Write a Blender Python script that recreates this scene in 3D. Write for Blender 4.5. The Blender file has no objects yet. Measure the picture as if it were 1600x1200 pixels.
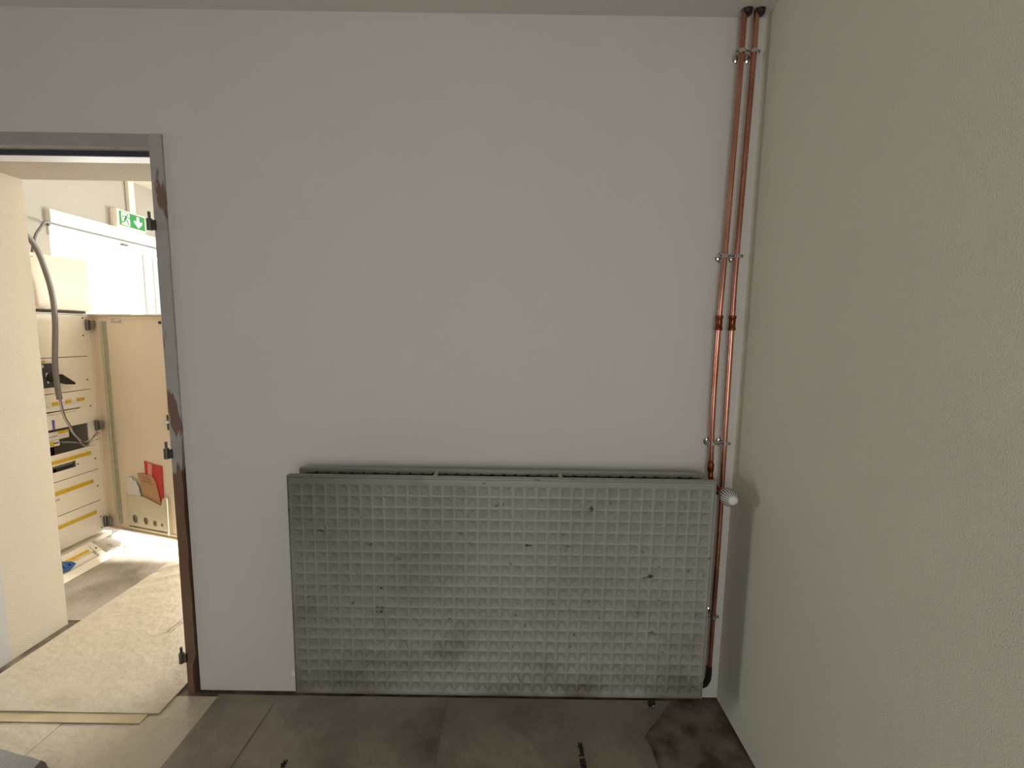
import bpy, bmesh, math, random
from mathutils import Vector, Matrix
random.seed(7)
S = bpy.context.scene
COL = S.collection
PI = math.pi

# ------------------------------------------------------------------ camera
cam_d = bpy.data.cameras.new('camera')
cam = bpy.data.objects.new('camera', cam_d); COL.objects.link(cam)
cam_d.sensor_fit = 'HORIZONTAL'; cam_d.sensor_width = 36.0
cam_d.lens = 694.0 / 1600.0 * 36.0
cam_d.clip_start = 0.02
PITCH, ROLL = 0.112, 0.015
fwd = Vector((0, math.cos(PITCH), -math.sin(PITCH)))
right = Vector((1, 0, 0)); up = right.cross(fwd)
r2 = right * math.cos(ROLL) + up * math.sin(ROLL)
u2 = -right * math.sin(ROLL) + up * math.cos(ROLL)
m = Matrix((r2, u2, -fwd)).transposed().to_4x4()
m.translation = Vector((0, -1.608, 1.428))
cam.matrix_world = m
S.camera = cam

# ------------------------------------------------------------------ world, sun, daylight, exposure
w = bpy.data.worlds.new('overcast_sky'); S.world = w; w.use_nodes = True
w.node_tree.nodes['Background'].inputs[0].default_value = (1.0, 0.99, 0.98, 1)
w.node_tree.nodes['Background'].inputs[1].default_value = 1.05
S.view_settings.view_transform = 'Standard'; S.view_settings.look = 'None'
S.view_settings.exposure = 0.0; S.view_settings.gamma = 1.0
S.view_settings.use_curve_mapping = False

def area(name, loc, direction, sx, sy, power, col):
    l = bpy.data.lights.new(name, 'AREA'); l.shape = 'RECTANGLE'; l.size = sx; l.size_y = sy
    l.energy = power; l.color = col
    o = bpy.data.objects.new(name, l); COL.objects.link(o)
    o.location = loc; o.rotation_euler = Vector(direction).to_track_quat('-Z', 'Y').to_euler()
    return o
sun_d = bpy.data.lights.new('sun', 'SUN'); sun_d.energy = 24; sun_d.angle = math.radians(2.0); sun_d.color = (1.0, 0.95, 0.86)
sun = bpy.data.objects.new('sun', sun_d); COL.objects.link(sun); sun.location = (6, 1.2, 4)
sun.rotation_euler = Vector((-0.60, 0.15, -0.78)).to_track_quat('-Z', 'Z').to_euler()
# daylight entering through the openings of the two rooms
area('daylight_side_window', (-6.18, -0.90, 1.15), (1, 0, 0), 1.0, 1.2, 41, (0.98, 0.98, 1.0))
area('daylight_rear_window', (-0.05, -3.38, 1.2), (0, 1, 0), 1.4, 1.2, 21.5, (1.0, 0.98, 0.95))
area('daylight_exit_door', (-3.35, 2.5, 1.25), (1, 0, 0), 2.2, 2.6, 150, (1.0, 0.985, 0.96))
area('daylight_hall_window', (0.2, 3.78, 1.5), (0, -1, 0), 1.6, 1.3, 232, (1.0, 0.985, 0.96))

# ------------------------------------------------------------------ materials
def lin(c):
    return tuple((v / 12.92 if v <= 0.04045 else ((v + 0.055) / 1.055) ** 2.4) for v in c)
def rgb(r, g, b): return lin((r / 255, g / 255, b / 255)) + (1,)
def mat(name, col, rough=0.6, metal=0.0, var=0.0, vscale=8.0, bump=0.0, bscale=200.0, col2=None, lo=0.4, hi=0.65,
        spec=0.5, coat=0.0, coords='Object', stretch=None):
    M = bpy.data.materials.new(name); M.use_nodes = True
    nt = M.node_tree; N = nt.nodes; L = nt.links; p = N['Principled BSDF']
    p.inputs['Base Color'].default_value = col; p.inputs['Roughness'].default_value = rough
    p.inputs['Metallic'].default_value = metal; p.inputs['Specular IOR Level'].default_value = spec
    p.inputs['Coat Weight'].default_value = coat
    tc = N.new('ShaderNodeTexCoord'); vec = tc.outputs[coords]
    if stretch:
        mp = N.new('ShaderNodeMapping'); mp.inputs['Scale'].default_value = stretch
        L.new(vec, mp.inputs[0]); vec = mp.outputs[0]
    if var or col2:
        n = N.new('ShaderNodeTexNoise'); n.inputs['Scale'].default_value = vscale; n.inputs['Detail'].default_value = 6
        L.new(vec, n.inputs['Vector'])
        r = N.new('ShaderNodeValToRGB'); r.color_ramp.elements[0].position = lo; r.color_ramp.elements[1].position = hi
        c2 = col2 if col2 else tuple(c * (1 - var) for c in col[:3]) + (1,)
        r.color_ramp.elements[0].color = c2; r.color_ramp.elements[1].color = col
        L.new(n.outputs['Fac'], r.inputs['Fac']); L.new(r.outputs['Color'], p.inputs['Base Color'])
    if bump:
        n2 = N.new('ShaderNodeTexNoise'); n2.inputs['Scale'].default_value = bscale; n2.inputs['Detail'].default_value = 4
        L.new(vec, n2.inputs['Vector'])
        b = N.new('ShaderNodeBump'); b.inputs['Strength'].default_value = bump; b.inputs['Distance'].default_value = 0.004
        L.new(n2.outputs['Fac'], b.inputs['Height']); L.new(b.outputs['Normal'], p.inputs['Normal'])
    return M
def mixin(M, col, scale, lo, hi, detail=8, stretch=None, zr=None, axis='Z', zsoft=0.0):
    """blend another colour over a material where a noise (optionally inside a soft band along an axis) is high"""
    nt = M.node_tree; N = nt.nodes; L = nt.links; p = N['Principled BSDF']
    inp = p.inputs['Base Color']
    tc = N.new('ShaderNodeTexCoord'); vec = tc.outputs['Object']; v0 = vec
    if stretch:
        mp = N.new('ShaderNodeMapping'); mp.inputs['Scale'].default_value = stretch; L.new(vec, mp.inputs[0]); vec = mp.outputs[0]
    n = N.new('ShaderNodeTexNoise'); n.inputs['Scale'].default_value = scale; n.inputs['Detail'].default_value = detail
    L.new(vec, n.inputs['Vector'])
    fac = n.outputs['Fac']
    if zr:
        sx = N.new('ShaderNodeSeparateXYZ'); L.new(v0, sx.inputs[0])
        mr = N.new('ShaderNodeMapRange'); mr.inputs[1].default_value = zr[0]; mr.inputs[2].default_value = zr[1]
        mr.inputs[3].default_value = 0.0; mr.inputs[4].default_value = zsoft
        L.new(sx.outputs[axis], mr.inputs[0])
        ad = N.new('ShaderNodeMath'); ad.operation = 'ADD'; L.new(fac, ad.inputs[0]); L.new(mr.outputs[0], ad.inputs[1]); fac = ad.outputs[0]
    r = N.new('ShaderNodeMapRange'); r.inputs[1].default_value = lo; r.inputs[2].default_value = hi
    L.new(fac, r.inputs[0])
    mx = N.new('ShaderNodeMix'); mx.data_type = 'RGBA'
    L.new(r.outputs[0], mx.inputs['Factor'])
    if inp.is_linked: L.new(inp.links[0].from_socket, mx.inputs['A'])
    else: mx.inputs['A'].default_value = inp.default_value
    mx.inputs['B'].default_value = col
    L.new(mx.outputs['Result'], inp)
    return M

M_WALL = mat('painted_plaster_white', rgb(221, 218, 212), 0.75, var=0.025, vscale=2.5, bump=0.10, bscale=260, spec=0.25)
M_WALLR = mat('painted_plaster_offwhite', rgb(218, 216, 197), 0.8, var=0.03, vscale=3, bump=0.5, bscale=300, spec=0.2)
M_RAW = mat('low_bounce_grey_plaster', rgb(134, 128, 118), 0.85, var=0.15, vscale=4, bump=0.4, bscale=120, spec=0.2)  # dark grey given to the unseen walls to cut bounced light
M_CEIL = mat('ceiling_plaster', rgb(214, 210, 203), 0.85, var=0.03, vscale=3, bump=0.15, bscale=200, spec=0.2)
M_CREAM = mat('cream_plaster', rgb(240, 235, 224), 0.8, var=0.03, vscale=4, bump=0.45, bscale=220, spec=0.2)
M_CREAMH = mat('cream_hall_light_damped', rgb(176, 173, 164), 0.8, var=0.03, vscale=4, bump=0.3, bscale=220, spec=0.2)  # cream darkened in colour to offset the strong light on the hall wall
M_CREAMP = mat('cream_passage_light_damped', rgb(182, 172, 154), 0.8, var=0.03, vscale=4, bump=0.45, bscale=220, spec=0.2)  # darker copy of the cream, toned down where hall light hits the passage
M_CONC = mat('screed_floor', rgb(128, 118, 102), 0.75, vscale=9, col2=rgb(74, 62, 50), lo=0.38, hi=0.62, bump=0.5, bscale=60)
M_FRAME = mat('grey_frame_paint', rgb(170, 168, 164), 0.55, var=0.08, vscale=20, bump=0.15, bscale=120)
M_WHITE = mat('white_lacquer', rgb(232, 232, 230), 0.4, var=0.02, vscale=6)
M_SEAL = mat('dark_rubber_seal', rgb(62, 66, 78), 0.6, var=0.1, vscale=30)
M_STEEL = mat('dull_steel', rgb(120, 118, 112), 0.4, metal=0.9, var=0.2, vscale=60)
M_HINGE = mat('zinc_hinge', rgb(150, 148, 142), 0.45, metal=0.4, var=0.35, vscale=70)
M_CHROME = mat('chrome', rgb(225, 225, 225), 0.15, metal=1.0, var=0.05, vscale=40)
M_DARK = mat('black_plastic', rgb(28, 27, 27), 0.5, var=0.1, vscale=30)
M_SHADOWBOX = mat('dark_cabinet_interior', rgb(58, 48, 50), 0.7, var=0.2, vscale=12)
M_CAB = mat('beige_sheet_metal', rgb(242, 235, 221), 0.45, var=0.03, vscale=5)
M_BOX = mat('cream_box_plastic', rgb(206, 194, 172), 0.5, var=0.03, vscale=5)
M_CABD = mat('tan_sheet_metal', rgb(238, 223, 202), 0.5, var=0.03, vscale=4)
M_YEL = mat('yellow_label_strip', rgb(222, 182, 44), 0.45, var=0.12, vscale=60)
M_GASK = mat('grey_green_gasket', rgb(172, 170, 148), 0.6, var=0.08, vscale=20)
M_POCK = mat('grey_beige_plastic', rgb(206, 197, 172), 0.5, var=0.03, vscale=8)
M_GREYC = mat('grey_cable_jacket', rgb(118, 112, 110), 0.5, var=0.06, vscale=30)
M_BROWNW = mat('brown_wire', rgb(110, 78, 62), 0.5, var=0.1, vscale=50)
M_LGREYW = mat('pale_grey_wire', rgb(176, 172, 170), 0.5, var=0.1, vscale=50)
M_RED = mat('red_folder', rgb(205, 44, 48), 0.35, var=0.15, vscale=30)
M_PINK = mat('pink_label', rgb(232, 150, 140), 0.5, var=0.05, vscale=30)
M_CARD = mat('brown_cardboard', rgb(190, 150, 110), 0.8, var=0.08, vscale=40)
M_PAPER = mat('white_paper', rgb(226, 222, 214), 0.8, var=0.05, vscale=20)
M_BLUE = mat('blue_plastic', rgb(52, 98, 160), 0.4, var=0.15, vscale=60)
M_BTAPE = mat('blue_tape', rgb(92, 98, 170), 0.5, var=0.05, vscale=40)
M_GREEN = mat('green_sign_face', rgb(24, 140, 66), 0.35, var=0.04, vscale=20)
M_SIGNW = mat('white_sign_print', rgb(235, 245, 235), 0.4, var=0.01, vscale=20)
M_INK = mat('black_ink', rgb(22, 20, 18), 0.8, var=0.1, vscale=80)
M_GINK = mat('grey_pencil_ink', rgb(128, 112, 90), 0.8, var=0.2, vscale=80)
M_FELT = mat('grey_felt', rgb(150, 148, 146), 0.9, var=0.1, vscale=60, bump=0.4, bscale=300)
M_FELTD = mat('dark_backing', rgb(70, 66, 52), 0.7, var=0.15, vscale=30)
M_HEAD = mat('white_valve_plastic', rgb(232, 230, 224), 0.35, var=0.02, vscale=20)
M_SLIT = mat('dark_valve_slit', rgb(30, 30, 30), 0.7, var=0.1, vscale=40)
M_COP = mat('copper', rgb(224, 166, 146), 0.26, metal=1.0, vscale=3.0, col2=rgb(168, 110, 90), lo=0.35, hi=0.65, stretch=(3, 3, 1.2))
mixin(M_COP, rgb(120, 74, 52), 14, 0.62, 0.74, stretch=(2, 2, 0.6))
M_COPD = mat('dark_copper_fitting', rgb(150, 82, 56), 0.35, metal=1.0, var=0.4, vscale=60)
M_OXID = mat('oxidised_fitting', rgb(58, 44, 38), 0.6, metal=0.6, var=0.3, vscale=60)
# door frame steel: grey paint worn to brown primer on the hinge-side jamb
M_JAMB = mat('worn_grey_frame_paint', rgb(182, 179, 174), 0.6, var=0.08, vscale=20, bump=0.2, bscale=90)
mixin(M_JAMB, rgb(124, 94, 73), 9, 0.72, 0.76, stretch=(1, 1, 0.5), zr=(1.05, 0.75), zsoft=0.42)
mixin(M_JAMB, rgb(128, 100, 86), 6, 0.56, 0.60, stretch=(3, 3, 0.8))
# radiator enamel
M_RAD = mat('grey_green_radiator_enamel', rgb(164, 166, 157), 0.36, var=0.04, vscale=6)
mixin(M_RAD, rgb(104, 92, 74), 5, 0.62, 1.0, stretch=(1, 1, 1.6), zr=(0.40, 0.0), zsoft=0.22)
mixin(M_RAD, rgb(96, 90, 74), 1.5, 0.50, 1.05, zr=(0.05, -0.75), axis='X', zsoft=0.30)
mixin(M_RAD, rgb(66, 56, 46), 26, 0.685, 0.73, stretch=(0.8, 1, 1.5))
mixin(M_RAD, rgb(92, 84, 72), 48, 0.68, 0.76)
M_RADIN = mat('dusty_radiator_inside', rgb(128, 126, 112), 0.6, vscale=20, col2=rgb(72, 64, 52), lo=0.4, hi=0.7)
# floor protection sheets: pale felt-backed film
def sheet_mat(name, col, dirt, dscale=4.0, lo=0.55, hi=0.8, rough=0.42, bump=0.9):
    M = mat(name, col, rough, var=0.07, vscale=24, bump=bump, bscale=30, spec=0.5)
    mixin(M, dirt, dscale, lo, hi); mixin(M, tuple(c * 0.55 for c in col[:3]) + (1,), 60, 0.70, 0.74)
    return M
M_SHEET = sheet_mat('pale_felt_sheet', rgb(201, 190, 170), rgb(160, 146, 122), 3.5, rough=0.36)
M_SHEETG = sheet_mat('grey_shaded_felt_sheet', rgb(158, 148, 132), rgb(96, 87, 76), 3.2, 0.45, 0.75)  # greyer felt, darkened further for the dimmer light away from the door
M_FILM = sheet_mat('grey_plastic_film', rgb(174, 166, 154), rgb(122, 112, 98), 3.0, 0.45, 0.7, 0.2)
def glass_mat():
    M = bpy.data.materials.new('clear_glass'); M.use_nodes = True
    nt = M.node_tree; N = nt.nodes; L = nt.links
    for n in list(N):
        if n.type == 'BSDF_PRINCIPLED': N.remove(n)
    t = N.new('ShaderNodeBsdfTransparent'); g = N.new('ShaderNodeBsdfGlossy'); g.inputs['Roughness'].default_value = 0.02
    mx = N.new('ShaderNodeMixShader'); mx.inputs[0].default_value = 0.05; L.new(t.outputs[0], mx.inputs[1]); L.new(g.outputs[0], mx.inputs[2])
    L.new(mx.outputs[0], N['Material Output'].inputs['Surface'])
    return M
M_GLASS = glass_mat()

# ------------------------------------------------------------------ mesh helpers
ORG = {}
class B:
    def __init__(s): s.bm = bmesh.new()
    def box(s, x0, x1, y0, y1, z0, z1, bev=0.0):
        vs = [s.bm.verts.new((x, y, z)) for x in (x0, x1) for y in (y0, y1) for z in (z0, z1)]
        for f in ((0, 1, 3, 2), (4, 6, 7, 5), (0, 4, 5, 1), (2, 3, 7, 6), (0, 2, 6, 4), (1, 5, 7, 3)):
            s.bm.faces.new([vs[i] for i in f])
        if bev:
            es = list({e for v in vs for e in v.link_edges})
            bmesh.ops.bevel(s.bm, geom=es, offset=bev, segments=2, affect='EDGES', profile=0.5)
        return s
    def ring(s, c, n, r, k, ref=None):
        n = Vector(n).normalized(); a = Vector(ref) if ref else (Vector((0, 0, 1)) if abs(n.z) < 0.9 else Vector((1, 0, 0)))
        a = (a - n * a.dot(n)).normalized(); b = n.cross(a)
        return [s.bm.verts.new(Vector(c) + (a * math.cos(2 * PI * i / k) + b * math.sin(2 * PI * i / k)) * r) for i in range(k)]
    def skin(s, rings, cap=True, close=False):
        k = len(rings[0]); pairs = list(zip(rings, rings[1:])) + ([(rings[-1], rings[0])] if close else [])
        for a, b in pairs:
            for i in range(k): s.bm.faces.new((a[i], a[(i + 1) % k], b[(i + 1) % k], b[i]))
        if cap and not close:
            s.bm.faces.new(list(reversed(rings[0]))); s.bm.faces.new(rings[-1])
        return s
    def lathe(s, origin, axis, prof, k=20, ref=None):
        ax = Vector(axis).normalized()
        return s.skin([s.ring(Vector(origin) + ax * t, ax, max(r, 1e-4), k, ref) for t, r in prof])
    def cyl(s, p0, p1, r, k=16):
        p0 = Vector(p0); p1 = Vector(p1); return s.lathe(p0, p1 - p0, [(0, r), ((p1 - p0).length, r)], k)
    def tube(s, pts, r, k=10):
        pts = [Vector(p) for p in pts]; rings = []; ref = None
        for i, p in enumerate(pts):
            d = (pts[min(i + 1, len(pts) - 1)] - pts[max(i - 1, 0)]).normalized()
            if ref is None: ref = d.orthogonal().normalized()
            ref = (ref - d * ref.dot(d)).normalized(); bb = d.cross(ref)
            rr = r[i] if isinstance(r, (list, tuple)) else r
            rings.append([s.bm.verts.new(p + (ref * math.cos(2 * PI * j / k) + bb * math.sin(2 * PI * j / k)) * rr) for j in range(k)])
        return s.skin(rings)
    def torus(s, c, n, R, rx, rz, k=24):
        """flat band: rectangular section rx (radial) x rz (axial)"""
        n = Vector(n).normalized(); rings = []
        for off, rad in ((-rz, R - rx), (-rz, R + rx), (rz, R + rx), (rz, R - rx)):
            rings.append(s.ring(Vector(c) + n * off, n, rad, k))
        return s.skin(rings, close=True)
    def plate(s, outer, holes, o, ax, ay, n, th):
        """flat plate with real holes: 2-D loops mapped by o + ax*u + ay*v, thickness th along n"""
        o, ax, ay, n = Vector(o), Vector(ax), Vector(ay), Vector(n)
        tb = bmesh.new(); edges = []
        for loop in [outer] + list(holes):
            vs = [tb.verts.new(o + ax * u + ay * v) for u, v in loop]
            for i in range(len(vs)): edges.append(tb.edges.new((vs[i], vs[(i + 1) % len(vs)])))
        bmesh.ops.triangle_fill(tb, edges=edges, use_beauty=True)
        ex = bmesh.ops.extrude_face_region(tb, geom=list(tb.faces))
        for g in ex['geom']:
            if isinstance(g, bmesh.types.BMVert): g.co += n * th
        bmesh.ops.recalc_face_normals(tb, faces=list(tb.faces))
        me = bpy.data.meshes.new('tmp'); tb.to_mesh(me); tb.free(); s.bm.from_mesh(me); bpy.data.meshes.remove(me)
        return s
    def build(s, name, material, parent=None, smooth=False, base=None, recalc=True):
        if recalc: bmesh.ops.recalc_face_normals(s.bm, faces=list(s.bm.faces))
        org = ORG[parent.name] if parent else (Vector(base) if base is not None else Vector((0, 0, 0)))
        for v in s.bm.verts: v.co -= org
        me = bpy.data.meshes.new(name); s.bm.to_mesh(me); s.bm.free()
        me.materials.append(material)
        if smooth:
            for p in me.polygons: p.use_smooth = True
            try: me.set_sharp_from_angle(angle=math.radians(smooth if smooth is not True else 40))
            except Exception: pass
        o = bpy.data.objects.new(name, me); COL.objects.link(o)
        if parent: o.parent = parent
        else: o.location = org
        ORG[o.name] = org
        return o
def tag(o, label, cat, group=None, kind=None):
    o['label'] = label; o['category'] = cat
    if group: o['group'] = group
    if kind: o['kind'] = kind
    return o
def thing(name, label, cat, base, group=None):
    o = bpy.data.objects.new(name, None); o.empty_display_size = 0.05; COL.objects.link(o)
    o.location = base; ORG[o.name] = Vector(base)
    return tag(o, label, cat, group)
def struct(o, label=None):
    o['kind'] = 'structure'
    if label: o['label'] = label
    return o
def smoothpath(pts, n=8):
    P = [Vector(p) for p in pts]; out = []
    for i in range(len(P) - 1):
        p0 = P[max(i - 1, 0)]; p1 = P[i]; p2 = P[i + 1]; p3 = P[min(i + 2, len(P) - 1)]
        for j in range(n):
            t = j / n
            out.append(0.5 * ((2 * p1) + (p2 - p0) * t + (2 * p0 - 5 * p1 + 4 * p2 - p3) * t * t + (3 * p1 - p0 - 3 * p2 + p3) * t ** 3))
    out.append(P[-1]); return out
def circ(cx, cy, r, k=20, rx=None):
    return [(cx + (rx or r) * math.cos(2 * PI * i / k), cy + r * math.sin(2 * PI * i / k)) for i in range(k)]
def rect(x0, x1, y0, y1): return [(x0, y0), (x1, y0), (x1, y1), (x0, y1)]

# ------------------------------------------------------------------ room shell
XR = 0.827; XL = -6.0; YB = -3.2; HC = 2.487; T = 0.40; HF = 2.62; XW = -3.14; XF = 2.0; YF = 3.6
DX0, DX1, DZ = -2.182, -1.212, 2.09
struct(B().box(XL - 0.2, XF + 0.2, YB - 0.2, YF + 0.2, -0.15, 0).build('floor', M_CONC), 'stained screed floor along the walls')
# back wall skin with the door hole, lifted a little off the screed
b = B()
b.box(XL, DX0, 0, 0.13, 0.012, HC + 0.2); b.box(DX1, XR + 0.13, 0, 0.13, 0.012, HC + 0.2); b.box(DX0, DX1, 0, 0.13, DZ, HC + 0.2)
struct(b.build('wall_back', M_WALL), 'plain pale grey wall behind the radiator')
# the thick rest of that wall, cream towards the hall: its sides line the passage
b = B()
b.box(XL, -2.136, 0.13, T, 0, HF + 0.2); b.box(-1.20, XF, 0.13, T, 0, HF + 0.2); b.box(-2.136, -1.20, 0.13, T, 2.062, HF + 0.2)
struct(b.build('wall_passage', M_CREAMP), 'cream plaster wall lining the passage behind the doorway')
struct(B().box(XR, XR + 0.13, YB, 0.0, 0.01, HC + 0.2).build('wall_right', M_WALLR), 'off-white wall right of the copper pipes')
b = B()  # left wall of the room with its window opening
wy0, wy1, wz0, wz1 = -1.46, -0.34, 0.5, 1.8
b.box(XL - 0.2, XL, YB, wy0, 0, HC); b.box(XL - 0.2, XL, wy1, 0.13, 0, HC); b.box(XL - 0.2, XL, wy0, wy1, 0, wz0); b.box(XL - 0.2, XL, wy0, wy1, wz1, HC)
struct(b.build('wall_left', M_RAW))
b = B()
b.box(XL - 0.2, -0.8, YB - 0.2, YB, 0, HC); b.box(0.7, XR + 0.13, YB - 0.2, YB, 0, HC); b.box(-0.8, 0.7, YB - 0.2, YB, 0, 0.55); b.box(-0.8, 0.7, YB - 0.2, YB, 1.9, HC)
struct(b.build('wall_rear', M_RAW))
holes = [(0.746, -0.036), (0.787, -0.036)]
struct(B().plate(rect(XL - 0.2, XR + 0.13, YB - 0.2, 0.0), [circ(x, y, 0.0165, 24, 0.019) for x, y in holes], (0, 0, HC), (1, 0, 0), (0, 1, 0), (0, 0, 1), 0.22).build('ceiling', M_CEIL), 'pale ceiling with two pipe holes')
struct(B().box(XL - 0.2, XR + 0.13, YB - 0.2, 0.0, HC + 0.22, HC + 0.3).build('ceiling_slab', M_RAW), 'concrete slab above the ceiling')
# hall beyond the doorway
b = B()
oy0, oy1, oz1 = 1.48, 3.0, 2.14
b.box(XW - 0.2, XW, T, oy0, 0, HF); b.box(XW - 0.2, XW, oy1, YF + 0.2, 0, HF); b.box(XW - 0.2, XW, oy0, oy1, oz1, HF)
struct(b.build('wall_hall', M_CREAMH), 'cream hall wall above the bright exit door')
b = B()
b.box(XW - 0.2, -0.6, YF, YF + 0.2, 0, HF); b.box(1.0, XF, YF, YF + 0.2, 0, HF); b.box(-0.6, 1.0, YF, YF + 0.2, 0, 0.85); b.box(-0.6, 1.0, YF, YF + 0.2, 2.15, HF)
struct(b.build('wall_far', M_CREAM))
b = B()
b.box(XF, XF + 0.2, T, YF, 0, HF)
struct(b.build('wall_hall_side', M_CREAM))
# hall ceiling; unseen opening added to drop the sun patch by the cabinet door
struct(B().plate(rect(XW - 0.2, XF + 0.2, T, YF + 0.2), [rect(-0.50, 0.14, 0.50, 0.86)], (0, 0, HF), (1, 0, 0), (0, 1, 0), (0, 0, 1), 0.02).build('ceiling_hall', M_CREAM), 'pale ceiling of the hall')

struct(B().box(-1.6, 1.6, YB - 1.1, YB - 0.25, 2.2, 2.3).build('added_sun_block_1', M_RAW), 'unseen slab added above the rear window to block the sun')  # out of view, added to keep the sun out of the rear window
# exit door: frame, mullion, panes, head cover
e = thing('door_2', 'white framed glass exit door under the green sign', 'door', (XW, 2.2, 0)); struct(e); del e['category']
B().box(XW - 0.10, XW + 0.035, 1.465, 3.0, 2.13, 2.215, 0.004).build('head_cover', M_WHITE, e)
B().box(XW - 0.12, XW + 0.012, 1.47, 3.0, 2.045, 2.12, 0.003).build('frame_head', M_WHITE, e)
B().box(XW - 0.12, XW - 0.02, 1.48, 1.54, 0, 2.045).build('frame_post', M_WHITE, e)
B().box(XW - 0.12, XW - 0.01, 2.215, 2.245, 0, 2.045).build('frame_post', M_WHITE, e)
B().box(XW - 0.10, XW - 0.0, 2.252, 2.335, 0, 2.045).build('frame_post', M_WHITE, e)
B().box(XW - 0.12, XW - 0.01, 2.342, 2.36, 0, 2.045).build('frame_post', M_FRAME, e)
B().box(XW - 0.085, XW - 0.075, 1.54, 2.215, 0.02, 2.045).build('pane', M_GLASS, e)
B().box(XW - 0.085, XW - 0.075, 2.36, 3.0, 0.02, 2.045).build('pane', M_GLASS, e)
B().box(XW + 0.012, XW + 0.028, 2.02, 2.07, 2.085, 2.097).build('door_stop', M_STEEL, e)

# room windows (behind the viewer): frames and panes
def window(n, boxes, panes):
    o = thing('window_%d' % n, 'white framed window', 'window', Vector(boxes[0][::2])); struct(o); del o['category']
    for k in boxes: B().box(*k).build('window_frame', M_WHITE, o)
    for k in panes: B().box(*k).build('pane', M_GLASS, o)
x0, x1 = XL - 0.13, XL - 0.07
window(1, [(x0, x1, wy0, wy1, wz0, wz0 + .05), (x0, x1, wy0, wy1, wz1 - .05, wz1), (x0, x1, wy0, wy0 + .05, wz0 + .05, wz1 - .05), (x0, x1, wy1 - .05, wy1, wz0 + .05, wz1 - .05)],
       [(XL - 0.105, XL - 0.095, wy0 + .05, wy1 - .05, wz0 + .05, wz1 - .05)])
y0, y1 = YB - 0.13, YB - 0.07
window(2, [(-.8, .7, y0, y1, .55, .6), (-.8, .7, y0, y1, 1.85, 1.9), (-.8, -.75, y0, y1, .6, 1.85), (.65, .7, y0, y1, .6, 1.85), (-.08, -.02, y0, y1, .6, 1.85)],
       [(-.75, -.08, YB - .105, YB - .095, .6, 1.85), (-.02, .65, YB - .105, YB - .095, .6, 1.85)])

# ------------------------------------------------------------------ door frame (leaf taken off)
f = thing('door_1', 'grey worn steel door frame without its door leaf', 'door', (-1.7, 0, 0)); struct(f); del f['category']
# hinge-side jamb: slim face with an uneven plaster edge
prof = []
zz = [0.012 + i * (2.09 - 0.012) / 40 for i in range(41)]
edge = [-1.212 + (-0.006 * random.random() if z < 1.0 else -0.0015 * random.random()) - (0.018 if z < 0.14 and random.random() < .5 else 0.006 if z < 0.95 else 0) for z in zz]
outer = [(-1.257, 0.0)] + [(-1.257, 2.09)] + [(x, z) for x, z in reversed(list(zip(edge, zz)))] + [(edge[0], 0.0)]
B().plate(outer, [], (0, -0.006, 0), (1, 0, 0), (0, 0, 1), (0, 1, 0), 0.05).build('frame_jamb', M_JAMB, f)
B().box(-1.262, -1.212, 0.044, 0.13, 0, 2.09).build('frame_lining', M_FRAME, f)
B().box(-2.182, -2.134, -0.006, 0.155, 0, 2.045).build('frame_jamb', M_FRAME, f)
B().box(-2.182, -1.2575, -0.006, 0.03, 2.045, 2.09, 0.002).build('frame_head', M_FRAME, f)
B().box(-2.136, -1.2575, 0.03, 0.038, 2.028, 2.045).build('seal', M_SEAL, f)
B().box(-2.136, -1.262, 0.038, 0.10, 2.030, 2.062).build('frame_lining', M_WHITE, f)
for z in (1.795, 0.98, 0.166):
    h = B().cyl((-1.268, -0.013, z - 0.028), (-1.268, -0.013, z + 0.012), 0.0095, 14).build('hinge', M_STEEL, f, smooth=True)
    B().cyl((-1.268, -0.013, z + 0.012), (-1.268, -0.013, z + 0.036), 0.0045, 10).build('hinge_pin', M_STEEL, h, smooth=True)
    B().box(-1.268, -1.250, -0.016, -0.006, z - 0.026, z + 0.008).build('hinge_leaf', M_STEEL, h)

# ------------------------------------------------------------------ radiator
RX0, RX1, RZ0, RZ1, RY = -0.749, 0.689, 0.156, 0.948, -0.17
rad = thing('panel_radiator', 'grey double panel radiator with waffle-embossed front below the white wall', 'radiator', (-0.03, -0.11, RZ0))
b = B(); bm = b.bm
NX, NZ = 36, 19; px = 0.0394; pz = 0.0398; cx0 = RX0 + (RX1 - RX0 - NX * px) / 2; cz1 = RZ1 - 0.026; cz0 = cz1 - NZ * pz
def V(x, y, z): return bm.verts.new((x, y, z))
grid = [[V(cx0 + i * px, RY, cz0 + j * pz) for i in range(NX + 1)] for j in range(NZ + 1)]
for j in range(NZ):
    for i in range(NX):
        a, bb, c, d = grid[j][i], grid[j][i + 1], grid[j + 1][i + 1], grid[j + 1][i]
        cxm = cx0 + (i + .5) * px; czm = cz0 + (j + .5) * pz
        def ringv(fr, dep, ox=0, oz=0):
            return [V(cxm + ox + sx * px / 2 * fr, RY + dep, czm + oz + sz * pz / 2 * fr) for sx, sz in ((-1, -1), (1, -1), (1, 1), (-1, 1))]
        jx = random.uniform(-.0012, .0012); jz = random.uniform(-.0012, .0012)
        R0 = [a, bb, c, d]; R1 = ringv(0.88, 0.0006); R2 = ringv(0.80, 0.002); R3 = ringv(0.14, 0.0125 + random.uniform(-.0008, .0008), jx, jz)
        for P, Q in ((R0, R1), (R1, R2), (R2, R3)):
            for k in range(4): bm.faces.new((P[k], P[(k + 1) % 4], Q[(k + 1) % 4], Q[k]))
        bm.faces.new(R3)
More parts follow.
